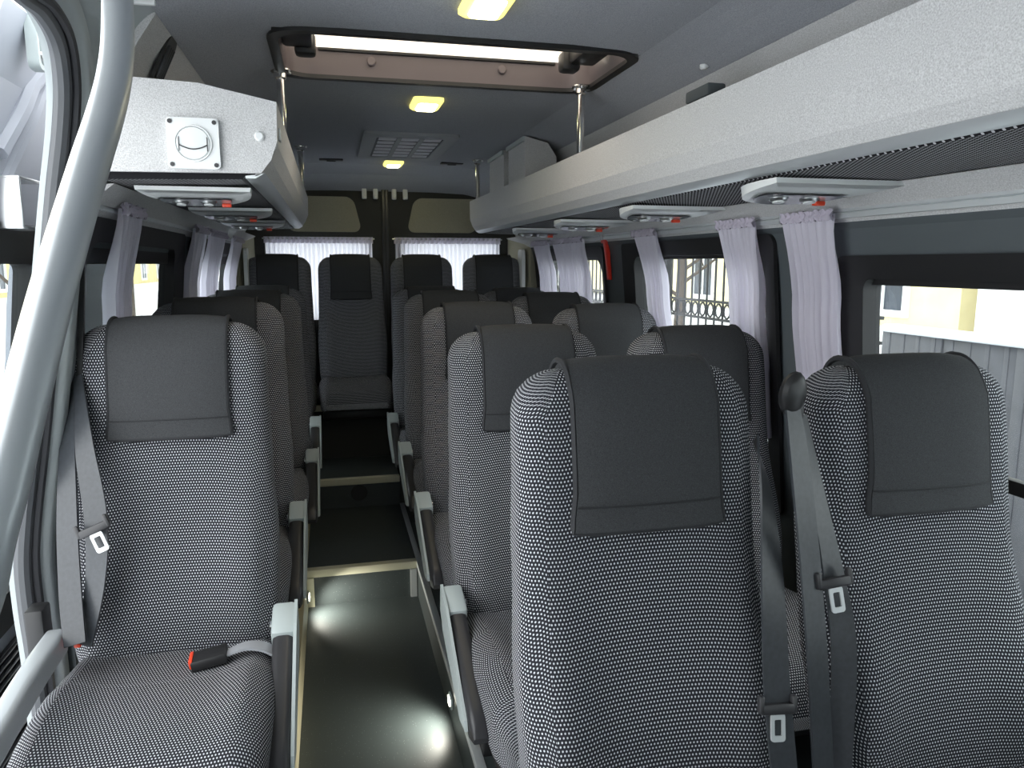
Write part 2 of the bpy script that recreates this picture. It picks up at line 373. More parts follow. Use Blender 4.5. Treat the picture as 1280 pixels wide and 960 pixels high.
for i, P_ in enumerate(sm):
    t = sm[min(i + 1, NS - 1)] - sm[max(i - 1, 0)]; l_ = math.hypot(t.y, t.z); n_ = Vector((0, t.z / l_, -t.y / l_)); X_ = Vector((1, 0, 0))
    k_ = 1.0 if P_.y > 1.66 else max(.25, 1 - (1.66 - P_.y) * 2.2)
    ring.append([P_ + X_ * a_ + n_ * b_ for a_, b_ in ((-.032, .012), (.020, .012), (.040, .035), (.044, .060), (.030, .062 * k_ + .01), (.032, .075 * k_ + .015), (.036, .088 * k_ + .02), (-.032, .09 * k_ + .02))])
q.loft(ring, 0); pil = tag(q.build('trim_3', 'body_paint', angle=60), kind='structure')
hd = [P_ for P_ in sm if P_.z > 1.60]
q = MB(); v = []; fc = []
for P_ in hd:
    yy = min(P_.y + .20, 1.88) if P_.y > 1.3 else P_.y
    v += [P_ + Vector((.015, .03, .025)), Vector(((P_.x - .69) / 2 + .01, (P_.y + yy) / 2, (P_.z + 1.83) / 2 + .03)), Vector((-.685, yy, 1.828)), Vector((-.70, yy, 1.87)), P_ + Vector((-.02, .03, .10))]
for i in range(len(hd) - 1):
    for k in range(5): fc.append((i * 5 + k, i * 5 + (k + 1) % 5, (i + 1) * 5 + (k + 1) % 5, (i + 1) * 5 + k))
q.add(v, fc); q.build('door_header', 'body_paint', pil, angle=60)
q = MB(); q.tube(sm, .0165, 10); q.build('door_seal', 'rubber_grey', pil)
q = MB(); q.tube([p_ + Vector((.021, .012, .006)) for p_ in sm], .0095, 8); q.build('seal_lip', 'rubber', pil)
# open sliding door slid back outside the body
dr = tag(empty('door_3', (-1.10, 2.3, 0)), kind='structure')
def dxx(z, d=0.0): return -(plx(z) + .13 + d) + 1.10
DY0, DY1 = 1.68, 2.95
wya, wyb, wza, wzb = 1.745, atX(33, 400, -1.06).y, .50, 1.335
yb = [DY0, wya, wyb, DY1]; zb = [-.25, .1, .3, wza,   .7, .93, 1.08, 1.2, wzb, 1.44, 1.56, 1.67, 1.80]
q = MB()
for i in range(3):
    for j in range(len(zb) - 1):
        if i == 1 and zb[j] >= wza - .001 and zb[j + 1] <= wzb + .001: continue
        c4 = [(yb[i], zb[j]), (yb[i + 1], zb[j]), (yb[i + 1], zb[j + 1]), (yb[i], zb[j + 1])]
        q.add([(dxx(z), y - 2.3, z) for y, z in c4] + [(dxx(z, .045), y - 2.3, z) for y, z in c4], [(0, 1, 2, 3), (7, 6, 5, 4), (0, 4, 5, 1), (1, 5, 6, 2), (2, 6, 7, 3), (3, 7, 4, 0)])
q.build('door_shell', 'door_paint', dr, smooth=False)
wyc, wzc, hw, hh = (wya + wyb) / 2 - 2.3, (wza + wzb) / 2, (wyb - wya) / 2, (wzb - wza) / 2
q = MB(); q.loft([[(dxx(wzc + b_, d), wyc + a, wzc + b_) for a, b_ in rrect(u_, v_, r_, 5)] for u_, v_, r_, d in ((hw + .02, hh + .05, .02, 0), (hw + .02, hh + .05, .02, -.018), (hw - .012, hh - .035, .03, -.012), (hw - .012, hh - .035, .03, .03))], 0, False); q.build('window_gasket', 'black_trim', dr)
q = MB(); q.loft([[(dxx(wzc + b_, d), wyc + a, wzc + b_) for a, b_ in rrect(hw - .005, hh - .02, .03, 5)] for d in (.02, .026)], 0); q.build('pane', 'window_glass', dr, smooth=False)
def onp(x, y, X): return atX(x, y, X) - Vector(dr.location)
# pressed arches over the window
for pts_, r_ in ((((-12, 190), (4, 130), (22, 72), (42, 56), (60, 62), (80, 80)), .020), (((-6, 260), (8, 190), (24, 112), (42, 82), (62, 88), (84, 110)), .017)):
    q = MB(); pp_ = [atX(a, b_, -1.02) for a, b_ in pts_]; pp_ = [Vector((dxx(p_.z) , p_.y - 2.3, p_.z)) for p_ in smooth_path(pp_, 5)]; q.tube(pp_, r_, 8); q.build('pressed_rib', 'door_paint', dr)
a_ = onp(16, 255, -1.0); a_.x = dxx(a_.z) + .006
q = MB(); q.box(a_, (.012, .115, .095), .003); q.box(a_ + Vector((.025, 0, .050)), (.055, .12, .007), .002); q.box(a_ + Vector((.025, 0, -.050)), (.055, .12, .007), .002); q.box(a_ + Vector((.025, -.058, 0)), (.055, .007, .10), .002); q.build('roller_bracket', 'steel', dr)
b0 = onp(9, 45, -.98); b0.x = dxx(b0.z) + .012
q = MB(); q.loft([[b0 + Vector((d, a, b_)) for a, b_ in poly] for poly, d in ((rrect(.028, .065, .016, 4), -.01), (rrect(.028, .065, .016, 4), .012), (rrect(.018, .055, .012, 4), .012), (rrect(.018, .055, .012, 4), .0))], 0, True); hb = q.build('hinge_plate', 'grey_plastic', dr)
for dz in (-.036, .036):
    q = MB(); q.disc(b0 + Vector((0, 0, dz)), (1, 0, 0), .010, .012, 12, bev=.003); q.build('bolt', 'steel', hb)
b2_ = onp(26, 42, -.985); b2_.x = dxx(b2_.z); q = MB(); q.disc(b2_, (1, 0, 0), .009, .016, 12, bev=.003); q.build('bolt', 'steel', dr)
q = MB()
for k in range(16): q.box((dxx(.1 + k * .022) + .006, -.42, .06 + k * .022), (.014, .36, .014), .004)
q.build('lower_trim', 'rubber', dr)

# ---------------------------------------------------------------- hatch
h = tag(empty('roof_hatch', (.015, 2.27, 1.88)), 'black-framed roof hatch with a smoked rim and a bright glass lid in the ceiling', 'roof hatch')
w2, d2 = (HX1 - HX0) / 2, (HY1 - HY0) / 2
q = MB(); q.loft([[(a, b_, z) for a, b_ in rrect(ww, dd, r_, 7)] for ww, dd, r_, z in ((w2 + .015, d2 + .015, .09, .001), (w2 + .015, d2 + .015, .09, -.012), (w2 - .012, d2 - .012, .08, -.012), (w2 - .012, d2 - .012, .08, .03))], 0, False); q.build('hatch_frame', 'black_plastic', h)
q = MB(); q.loft([[(a, b_, z) for a, b_ in rrect(ww, dd, .08, 7)] for ww, dd, z in ((w2 - .012, d2 - .012, .0), (w2 - .016, d2 - .016, .079), (w2 + .01, d2 + .01, .079), (w2 + .01, d2 + .01, .0))], 0, False); q.build('hatch_rim', 'smoked_plastic', h)
q = MB(); q.box((0, d2 - .018, .073), (2 * w2 - .22, .010, .010), .002); q.build('rim_seal', 'black_plastic', h)
q = MB(); q.loft([[(a, b_, z) for a, b_ in rrect(w2 + .03, d2 + .03, .09, 7)] for z in (.084, .090)], 0); q.build('hatch_lid', 'hatch_glass', h, smooth=False)
for x in (-w2 + .055, w2 - .075):
    q = MB(); q.box((x, -.02, .055), (.085, .15, .055), .012); q.box((x + (.02 if x < 0 else -.03), .085, .045), (.06, .06, .06), .012); q.build('hatch_latch', 'black_plastic', h)
for x in (-.22, .2):
    q = MB(); q.disc((x, d2 - .016, .045), (0, -1, 0), .014, .008, 16, bev=.003); q.build('screw_cover', 'smoked_plastic', h)

# ---------------------------------------------------------------- ceiling lamps
lampl = ['lit square yellow ceiling lamp in front of the roof hatch', 'lit square yellow ceiling lamp between the roof hatch and the louvred grille', 'lit square yellow ceiling lamp behind the louvred grille, near the rear doors']
for (x, y), lb in zip(((.008, 1.735), (.008, 2.82), (.026, 4.50)), lampl):
    r_ = tag(empty('ceiling_lamp', (x, y, 1.88)), lb, 'lamp', 'ceiling lamps')
    q = MB(); q.loft([[(a, b_, z) for a, b_ in rrect(s1, s2, .018, 4)] for s1, s2, z in ((.054, .088, 0), (.054, .088, -.010), (.045, .077, -.018))], 0); q.build('lamp_frame', 'lamp_rim', r_)
    q = MB(); q.loft([[(a, b_, z) for a, b_ in rrect(s1, s2, .014, 4)] for s1, s2, z in ((.036, .064, -.016), (.033, .058, -.023))], 0); q.build('lamp_lens', 'lamp_glow', r_)
# louvred grille
gr = tag(empty('ceiling_grille', (.03, 3.87, 1.88)), 'grey louvred air grille with three columns of slats in the ceiling', 'air grille')
q = MB(); q.loft([[(a, b_, z) for a, b_ in rrect(s1, s2, .02, 4)] for s1, s2, z in ((.215, .40, 0), (.215, .40, -.012), (.190, .37, -.018), (.155, .315, -.012), (.155, .315, -.006))], 0, False); q.build('grille_frame', 'mid_grey', gr)
q = MB(); q.span((-.16, -.32, -.008), (.16, .32, -.002)); q.build('backing', 'slate_trim', gr)
for x in (-.052, .052):
    q = MB(); q.span((x - .011, -.31, -.014), (x + .011, .31, -.008)); q.build('divider', 'mid_grey', gr)
sl = MB(); sl.box((0, 0, 0), (.080, .064, .004), .0015); slm = None
for cx in (-.104, 0, .104):
    for k in range(6):
        if slm is None: o = sl.build('louvre', 'louvre_grey', gr); slm = o.data
        else: o = link('louvre', slm, gr)
        o.location = (cx, -.262 + k * .105, -.0100)
for sgn in (-1, 1):
    q = MB(); q.box((0, 0, -.004), (.13, .05, .010), .004); q.box((0, 0, -.011), (.05, .018, .006), .002)
    o = q.build('ceiling_slot_vent', 'black_plastic'); o.location = (.015 + sgn * .34, 4.42, 1.879); tag(o, 'small black slot vent in the ceiling between the rear lamp and the %s luggage shelf' % ('short' if sgn < 0 else 'long'), 'vent', 'black ceiling slot vents')
q = MB(); q.disc((0, 0, 0), (0, 0, -1), .012, .012, 12, bev=.004); o = q.build('ceiling_button', 'white_plastic'); v = atZ(903, 80, 1.84); o.location = (.655, v.y, 1.835); tag(o, 'tiny white button on the grey ceiling edge above the long luggage shelf', 'button')

# ---------------------------------------------------------------- luggage shelves
def shelf(sgn, y0, y1, zt, label):
    zo = zt - 1.655
    root = tag(empty('luggage_shelf', (sgn * .62, (y0 + y1) / 2, 1.47)), label, 'luggage shelf')
    X0, Y0 = sgn * .62, (y0 + y1) / 2
    def P(a, z): return (sgn * a - X0, z - 1.47)
    # body: lip, chamfer, bottom, tray inside
    poly = [P(.450, zt), (P(.452, 1.553 + zo * .3)), P(.466, 1.515), P(.487, 1.488), P(.500, 1.482), P(.500, 1.500), P(.840, 1.500), P(.826, 1.535), P(.51, 1.535), P(.505, 1.545), P(.495, zt)]
    q = MB(); q.prism(poly, 'y', y0 - Y0, y1 - Y0); q.build('shelf_body', 'light_carpet', root, angle=12)
    q = MB(); q.prism([P(.480, 1.490), P(.500, 1.478), P(.520, 1.478), P(.520, 1.483), P(.497, 1.486)], 'y', y0 - Y0, y1 - Y0); q.build('edge_trim', 'aluminium', root)
    q = MB(); q.prism([P(.520, 1.483), P(.528, 1.476), P(.795, 1.470), P(.80, 1.50), P(.5, 1.50)], 'y', y0 - Y0 + .004, y1 - Y0 - .004); q.build('perforated_panel', 'perforated', root)
    for ye, s2 in ((y0, -1), (y1, 1)):
        q = MB(); q.prism([P(.450, zt), P(.452, 1.553), P(.466, 1.515), P(.487, 1.488), P(.800, 1.484), P(.845, 1.488), P(.72, zt + .035), P(.60, zt + .03)], 'y', ye - Y0, ye - Y0 + s2 * .012); q.build('end_cap', 'light_carpet', root, smooth=False)
    return root
shR = shelf(1, -.10, 4.36, 1.658, 'long pale grey carpeted luggage shelf above the paired seats')
shL = shelf(-1, 1.70, 4.02, 1.632, 'short pale grey carpeted luggage shelf with a round air vent on its end')
# vent on the shelf end
vn = tag(empty('air_vent', (-.615, 1.688, 1.542)), 'square pale air vent plate with a round flap on the shelf end', 'air vent')
q = MB(); q.prism(rrect(.050, .050, .008, 3), 'y', 0, -.010); q.build('vent_plate', 'white_plastic', vn)
q = MB(); q.loft([[(r_ * math.cos(k * math.pi / 16), y, r_ * math.sin(k * math.pi / 16)) for k in range(32)] for r_, y in ((.037, -.010), (.036, -.0135), (.034, -.0135), (.033, -.0100), (.031, -.0135), (.0, -.0145))], 0, False); q.build('vent_ring', 'white_plastic', vn)
q = MB(); q.tube([(-.027 + .054 * k / 12, -.0155, -.004 - .008 * math.sin(math.pi * k / 12)) for k in range(13)], .0012, 6); q.build('flap_seam', 'dark_plastic', vn)
for x in (-.027, .027):
    q = MB(); q.tube([(x, -.0150, .012), (x, -.0152, -.016)], .0009, 6); q.build('flap_seam', 'dark_plastic', vn)
q = MB(); q.tube([(.0345 * math.cos(k * math.pi / 20), -.0115, .0345 * math.sin(k * math.pi / 20)) for k in range(40)], .0010, 6, closed=True); q.build('ring_groove', 'dark_plastic', vn)
for x in (-.042, .042):
    for z in (-.042, .042):
        q = MB(); q.disc((x, -.010, z), (0, -1, 0), .0045, .002, 10); q.build('screw', 'dark_plastic', vn)
q = MB(); q.disc((0, 0, 0), (0, -1, 0), .010, .006, 20, bev=.003); o = q.build('shelf_button', 'white_plastic'); o.location = (-.487, 1.688, 1.562); tag(o, 'round white button cap on the end of the short luggage shelf', 'button')
q = MB(); q.box((0, 0, 0), (.004, .035, .026), .002); o = q.build('shelf_label', 'white_plastic'); o.location = (-.449, 1.75, 1.575); tag(o, 'small white sticker plate on the inner face of the short luggage shelf', 'sticker')
q = MB(); q.box((0, 0, 0), (.05, .12, .03), .006, mat=0); o = q.build('shelf_clip', 'slate_trim'); v = atX(893, 108, .60); o.location = (.575, v.y, 1.72); tag(o, 'small dark grey bracket standing behind the lip of the long luggage shelf', 'bracket')
# slotted vent on the left cove
cvx = lambda z: .69 + (.862 - .69) * ((1.822 - z) / (1.822 - 1.46)) ** .8
sv_ = tag(empty('slotted_vent', (-cvx(1.775), 1.99, 1.775)), 'black slotted vent on the pale panel above the short luggage shelf', 'vent')
rot = Matrix.Rotation(math.radians(25), 3, 'Y')
def sp(a, b_, c_): return rot @ Vector((a, b_, c_))
q = MB(); q.loft([[sp(x_, a, b_) for a, b_ in rrect(.040, .060, .026, 5)] for x_ in (.004, .012)], 0); q.build('vent_frame', 'black_plastic', sv_)
for k in range(4):
    q = MB(); q.box(sp(.014, -.024 + k * .016, -.005), (.006, .004, .08), .001, rot); q.build('slat', 'dark_plastic', sv_)
# poles
for (x, y), lb in zip(((-.478, 2.46), (-.474, 3.95), (.472, 2.45), (.472, 4.24)), ('chrome support pole rising from the short luggage shelf below the roof hatch', 'chrome support pole at the rear end of the short luggage shelf', 'chrome support pole rising from the long luggage shelf below the roof hatch', 'chrome support pole at the rear end of the long luggage shelf')):
    zb = 1.633 if x < 0 else 1.659; zt = cz(x); r_ = tag(empty('support_pole', (x, y, zb)), lb, 'pole', 'shelf support poles')
    q = MB(); q.tube([(0, 0, 0), (0, 0, zt - zb)], .0125, 14); q.build('pole_tube', 'chrome', r_)
    q = MB(); q.disc((0, 0, zt - zb + .002), (0, 0, -1), .032, .006, 20, bev=.002); q.disc((0, 0, zt - zb), (0, 0, -1), .019, .026, 16, bev=.004); fl = q.build('flange', 'chrome', r_)
    for a in (0, 120, 240):
        q = MB(); q.disc((.026 * math.cos(math.radians(a)), .026 * math.sin(math.radians(a)), zt - zb - .004), (0, 0, -1), .006, .006, 8, bev=.002); q.build('bolt', 'steel', fl)
# duct boxes
for (y0, y1), lb in zip(((3.34, 3.66), (3.76, 4.10)), ('pale grey duct box on the long luggage shelf, next to the gap', 'pale grey duct box at the rear end of the long luggage shelf')):
    q = MB(); q.prism([(.513, 1.537), (.513, cz(.513) - .008), (.62, cz(.62) - .008), (.66, 1.78), (.66, 1.537)], 'y', y0, y1)
    o = q.build('duct_box', 'light_carpet', smooth=False); tag(o, lb, 'duct box', 'duct boxes on the shelf')
    q = MB(); q.span((.501, y0 - .006, cz(.513) - .03), (.512, y1 + .006, cz(.513) - .010), .002); q.build('cover_strip', 'grey_plastic', o)

# ---------------------------------------------------------------- reading-light units under the shelves
def unit_meshes():
    # local: straight edge at y=0 towards the front, x 0..1 scaled later, drops towards the rear
    w, dp, dr_ = .150, .27, .020
    def rim(s, k, n=18):
        a = math.pi * k / n; return (w * s * math.cos(a), dp * s * math.sin(a) ** .8)
    n = 18
    body = MB()
    top = [(*rim(1, k), 0) for k in range(n + 1)]
    low = [(rim(1, k)[0] * .985, rim(1, k)[1] * .985, -.010 - dr_ * min(1, rim(1, k)[1] / dp) * .9) for k in range(n + 1)]
    inn = [(rim(.82, k)[0], .035 + rim(.80, k)[1], -.014 - dr_ * min(1, rim(.86, k)[1] / dp)) for k in range(n + 1)]
    body.loft([top, low, inn], 0, False)
    body.add([(p_[0], p_[1], p_[2]) for p_ in inn], [tuple(range(n + 1))])
    body.add([(w, 0, 0), (-w, 0, 0), (-w * .985, 0, -.010), (w * .985, 0, -.010), (w * .82, .035, -.014), (-w * .82, .035, -.014)], [(0, 1, 2, 3), (3, 2, 5, 4)])
    lens = MB()
    lp = [(rim(.66, k)[0] - .012, .095 + rim(.46, k)[1], -.0175 - dr_ * min(1, (.095 + rim(.46, k)[1]) / dp)) for k in range(n + 1)]
    lens.add(lp, [tuple(range(n + 1))]); lens.add([(a, b_, c_ + .003) for a, b_, c_ in lp], [tuple(range(n, -1, -1))])
    return body, lens
ub, ul = unit_meshes(); UM = {}
def unit(x, y, flip, label, z):
    r_ = tag(empty('reading_light_unit', (x, y, z)), label, 'reading light', 'reading light units under the shelves')
    if not UM:
        UM['b'] = ub.build('light_housing', 'white_plastic').data; UM['l'] = ul.build('lens_panel', 'lamp_panel').data
        q = MB(); q.disc((0, 0, 0), (0, -.12, -1), .021, .007, 16, bev=.004); UM['s'] = q.build('spot_lamp', 'steel').data
        q = MB(); q.disc((0, 0, 0), (0, -.12, -1), .013, .003, 14); UM['g'] = q.build('spot_lens', 'white_plastic').data
        q = MB(); q.box((0, 0, 0), (.026, .016, .010), .003); UM['r'] = q.build('call_button', 'red_plastic').data
        for o in [o for o in COL.objects if o.parent is None and o.name in ('light_housing', 'lens_panel', 'spot_lamp', 'spot_lens', 'call_button')]: bpy.data.objects.remove(o)
    link('light_housing', UM['b'], r_); link('lens_panel', UM['l'], r_)
    for dx in (-.055, .02):
        o = link('spot_lamp', UM['s'], r_); o.location = (dx, .135, -.026); g_ = link('spot_lens', UM['g'], o); g_.location = (0, -.001, -.008)
    o = link('call_button', UM['r'], r_); o.location = (.066, .165, -.034)
    return r_
ordn = ['first', 'second', 'third', 'fourth', 'fifth']
for k, y in enumerate((.62, 1.34, 2.06, 2.76, 3.46)):
    unit(.652, y, 1, ordn[k] + ' white reading light unit from the front under the long luggage shelf', 1.468)
for k, y in enumerate((1.80, 2.44, 3.10)):
    u_ = unit(-.640, y, 1, ordn[k] + ' white reading light unit from the front under the short luggage shelf', 1.468)
    u_.scale = (.80, .75, .9)

# ---------------------------------------------------------------- curtain rails and curtains
def rail(sgn, y0, y1, x, z, label):
    q = MB(); s1 = sgn
    q.prism([(0, .012), (s1 * -.012, .012), (s1 * -.012, .004), (s1 * -.007, .002), (s1 * -.012, 0), (s1 * -.012, -.012), (0, -.012)], 'y', 0, y1 - y0)
    o = q.build('curtain_rail', 'aluminium', angle=20); o.location = (sgn * x, y0, z); return tag(o, label, 'curtain rail')
rail(1, .0, 1.80, .850, 1.420, 'aluminium curtain rail over the front window beside the paired seats')
rail(1, 1.84, 3.20, .850, 1.420, 'aluminium curtain rail over the middle window beside the paired seats')
rail(1, 3.24, 4.44, .850, 1.420, 'aluminium curtain rail over the rear window behind the red hammer')
rail(-1, 1.82, 3.02, .852, 1.430, 'aluminium curtain rail over the single seat by the sliding door')
rail(-1, 3.06, 4.48, .852, 1.430, 'aluminium curtain rail over the single seats near the rear')
def curtain(sgn, ya, yb, label, x=.822, zt=1.418, zb=.78, waist=1.0, pl=None, mat='curtain', grp='gathered side curtains', shift=0.0):
    yc = (ya + yb) / 2; hw = (yb - ya) / 2; root = tag(empty('curtain', (sgn * x, yc, zt)), label, 'curtain', grp)
    n = max(48, int(hw * 2 / .0040)); pl = pl or max(6, int(hw * 2 / .026)); nz = 16; R = random.Random(int(yc * 1000)); ph = [R.uniform(-.9, .9) for _ in range(pl + 2)]
    v = []; fc = []
    for j in range(nz + 1):
        t = j / nz; z = -t * (zt - zb); k = 1 + (waist - 1) * math.sin(math.pi * min(1, t * .9)) ; amp = .006 + .010 * min(1, t * 4)
        flare = 1 + .10 * max(0, 1 - t * 10)
        for i in range(n + 1):
            u = i / n; a = u * pl * 2 * math.pi; pi_ = int(u * pl)
            xx = amp * (math.sin(a + 1.1 * math.sin(u * 7 + ph[0] * 3)) * (.75 + .25 * math.sin(u * 11 + ph[1] * 3)) + .30 * math.sin(2 * a + 1.7 + t * 1.2))
            out = .045 * t * (1 if sgn < 0 else 1)
            v.append((-sgn * xx + sgn * (wx(zt + z) - wx(zt)) * 1.15, (u * 2 - 1) * hw * k * flare + .0015 * math.sin(a + t * 3) + shift * t, z))
    for j in range(nz):
        for i in range(n):
            a = j * (n + 1) + i; fc.append((a, a + 1, a + n + 2, a + n + 1))
    q = MB(); q.add(v, fc); q.build('curtain_cloth', mat, root, angle=180)
    # gathered heading tape
    q = MB(); v = []; fc = []
    for j, (z, o_) in enumerate(((.012, .002), (.004, -.004), (-.006, .003), (-.014, .0))):
        for i in range(n + 1):
            u = i / n; a = u * pl * 2 * math.pi * 1.5
            v.append((-sgn * (.010 + o_ + .007 * math.sin(a + j * .8)), (u * 2 - 1) * hw * 1.10, z + .003 * math.sin(a * 1.7 + j)))
    for j in range(3):
        for i in range(n):
            a = j * (n + 1) + i; fc.append((a, a + 1, a + n + 2, a + n + 1))
    q.add(v, fc); q.build('heading_tape', 'curtain_tape', root, angle=180)
    return root
curtain(1, 1.59, 1.785, 'lilac-grey curtain gathered on the front rail, beside the slate window pillar', waist=.90)
curtain(1, 1.93, 2.13, 'lilac-grey curtain at the front end of the middle side window', waist=.86)
curtain(1, 2.60, 2.80, 'lilac-grey curtain at the rear end of the middle side window', waist=.86, shift=-.06)
curtain(1, 3.44, 3.92, 'broad flat lilac curtain on the window behind the red hammer', pl=16, waist=.96)
curtain(1, 4.02, 4.32, 'narrow lilac curtain at the rear corner behind the broad flat curtain', waist=.9)
curtain(-1, 1.94, 2.13, 'lilac-grey curtain by the single front seat and the sliding door pillar', x=.824, zt=1.428, waist=.92)
curtain(-1, 2.93, 3.18, 'darker lilac curtain on the pillar between the windows beside the single seats', x=.824, zt=1.428, waist=.85)
curtain(-1, 3.30, 3.72, 'pale lilac curtain in the middle of the rear window beside the single seats', x=.824, zt=1.428, waist=.85)
curtain(-1, 4.03, 4.42, 'pale lilac curtain at the rear corner beside the single seats', x=.824, zt=1.428, waist=.85)
def rear_curtain(x0, x1, label):
    xc, hw = (x0 + x1) / 2, (x1 - x0) / 2; root = tag(empty('rear_curtain', (xc, YB - .045, 1.452)), label, 'curtain', 'sheer rear door curtains')
    n = 150; pl = 24; v = []; fc = []; nz = 6
    for j in range(nz + 1):
        z = -.50 * j / nz
        for i in range(n + 1):
            u = i / n; a = u * pl * 2 * math.pi; v.append(((u * 2 - 1) * hw, .010 * math.sin(a + .5 * math.sin(a * .31)), z))
    for j in range(nz):
        for i in range(n):
            a = j * (n + 1) + i; fc.append((a, a + 1, a + n + 2, a + n + 1))
    q = MB(); q.add(v, fc); q.build('curtain_cloth', 'sheer', root, angle=180)
    q = MB(); v = []; fc = []
    for j in range(4):
        for i in range(n + 1):
            u = i / n; a = u * pl * 2 * math.pi; v.append(((u * 2 - 1) * hw * 1.02, -.008 + .012 * math.sin(a + j), .014 - j * .013))
    for j in range(3):
        for i in range(n):
            a = j * (n + 1) + i; fc.append((a, a + 1, a + n + 2, a + n + 1))
    q.add(v, fc); q.build('heading_ruffle', 'curtain', root, angle=180)
    q = MB(); q.tube([(-hw * 1.05, .0, .004), (hw * 1.05, .0, .004)], .005, 8); q.build('curtain_rod', 'steel', root)
rear_curtain(-.735, -.090, 'sheer white curtain across the rear door window on the single-seat side')
rear_curtain(.055, .735, 'sheer white curtain across the rear door window on the paired-seat side')

# ---------------------------------------------------------------- emergency hammer
hm = tag(empty('emergency_hammer', (.868, 3.235, 1.40)), 'red emergency hammer hanging on the dark pillar by the rear side window', 'hammer')
q = MB(); q.loft([[(a + .0, b_ - s * .05, -s * .17) for a, b_ in rrect(.008 + .004 * (1 - s), .016 - .004 * math.sin(s * 3), .005, 3)] for s in [k / 6 for k in range(7)]], 0); q.build('handle', 'hammer_red', hm)
q = MB(); q.box((0, .010, .006), (.022, .080, .026), .006); q.build('hammer_head', 'hammer_red', hm)
q = MB(); q.tube([(0, .050, .006), (0, .068, .006)], [.009, .002], 8); q.build('point', 'steel', hm)
q = MB(); q.box((-.0, -.045, -.235), (.012, .05, .09), .003); o = q.build('wall_switch', 'white_plastic'); o.location = (.872, 3.20, 1.30 - .0); tag(o, 'small white notice plate on the pillar below the red hammer', 'plate')

# ---------------------------------------------------------------- seats (one prototype, shared meshes)
ZT = 1.095; Z0 = .30; NR = 46
def bw(z): return interp(z, [(.30, .200), (.42, .216), (.58, .220), (.78, .210), (.95, .206), (1.1, .204)])
def by(z):   # front face y at x = 0
    base = -(1.03 - z) * .185
    return base - .026 * math.exp(-((z - .50) / .13) ** 2) + .010 * math.exp(-((z - .80) / .10) ** 2)
def bt(z): return interp(z, [(.30, .085), (.5, .115), (.8, .105), (1.1, .095)])
def brow(z):
    rt, rw = .050, .075
    w = bw(z); t = bt(z); y0 = by(z)
    if z > ZT - rw:
        s = (z - (ZT - rw)) / rw; w = w - rw * (1 - math.sqrt(max(0, 1 - s * s)))
    fr, bk = y0, y0 + t
    if z > ZT - rt:
        s = (z - (ZT - rt)) / rt; q_ = rt * (1 - math.sqrt(max(0, 1 - s * s))); fr += q_ * .9; bk -= q_ * .9
    if z < Z0 + .03:
        s = 1 - (z - Z0) / .03; q_ = .03 * (1 - math.sqrt(max(0, 1 - s * s))); fr += q_; w -= q_
    return w, fr, bk
def fy(x, z, w):   # relief of the front face
    e = abs(x) / w
    d = -.010 * (1 - e * e)
    bol = math.exp(-((z - .55) / .16) ** 2)
    d += -.016 * bol * math.exp(-((abs(x) - .155) / .045) ** 2) + .010 * bol * math.exp(-(x / .09) ** 2)
    d += .005 * math.exp(-((z - .50) / .010) ** 2) * (1 if abs(x) < .17 else 0)
    return d
zr = []
for k in range(NR + 1):
    t = k / NR; zr.append(Z0 + (ZT - Z0) * t)
zr = zr[:-1] + [ZT - .012, ZT - .007, ZT - .003, ZT - .0006]; zr = sorted(set(zr))
def profile(z):
    w, fr, bk = brow(z); r_ = min(.040, (bk - fr) * .45, w * .5); r2 = min(.028, (bk - fr) * .45, w * .5); p_ = []
    nx = 14
    for k in range(nx + 1):
        x = (-w + r_) + (2 * (w - r_)) * k / nx; p_.append((x, fr + fy(x, z, w)))
    for k in range(1, 5):
        a = math.radians(-90 + 90 * k / 5); p_.append((w - r_ + r_ * math.cos(a), fr + r_ + r_ * math.sin(a)))
    p_.append((w, fr + r_))
    p_.append((w, bk - r2))
    for k in range(1, 4):
        a = math.radians(90 * k / 4); p_.append((w - r2 + r2 * math.cos(a), bk - r2 + r2 * math.sin(a)))
    for k in range(0, 5):
        x = (w - r2) - 2 * (w - r2) * k / 4; p_.append((x, bk))
    for k in range(1, 4):
        a = math.radians(90 + 90 * k / 4); p_.append((-w + r2 + r2 * math.cos(a), bk - r2 + r2 * math.sin(a)))
    p_.append((-w, bk - r2)); p_.append((-w, fr + r_))
    for k in range(1, 5):
        a = math.radians(180 + 90 * k / 5); p_.append((-w + r_ + r_ * math.cos(a), fr + r_ + r_ * math.sin(a)))
    return p_
def arc_uv(p_, v):
    acc = 0; us = [0]
    for k in range(len(p_)):
        a, b_ = p_[k], p_[(k + 1) % len(p_)]; acc += math.dist(a, b_); us.append(acc)
    mid = (us[14]) / 2
    return [(u - mid, v) for u in us]
rings, uvs, vcol = [], [], None
for z in zr:
    p_ = profile(z); cur = [(x, y, z) for x, y in p_]
    vcol = [0.0] * len(cur) if vcol is None else [a + math.dist(b_, c_) for a, b_, c_ in zip(vcol, rings[-1], cur)]
    rings.append(cur); uvs.append([(u, (vcol + vcol[:1])[k]) for k, (u, _) in enumerate(arc_uv(p_, 0))])
bk = MB(); bk.loft(rings, 0, True, False, uvs, lambda k: 1 if 20 <= k <= 28 else 0)
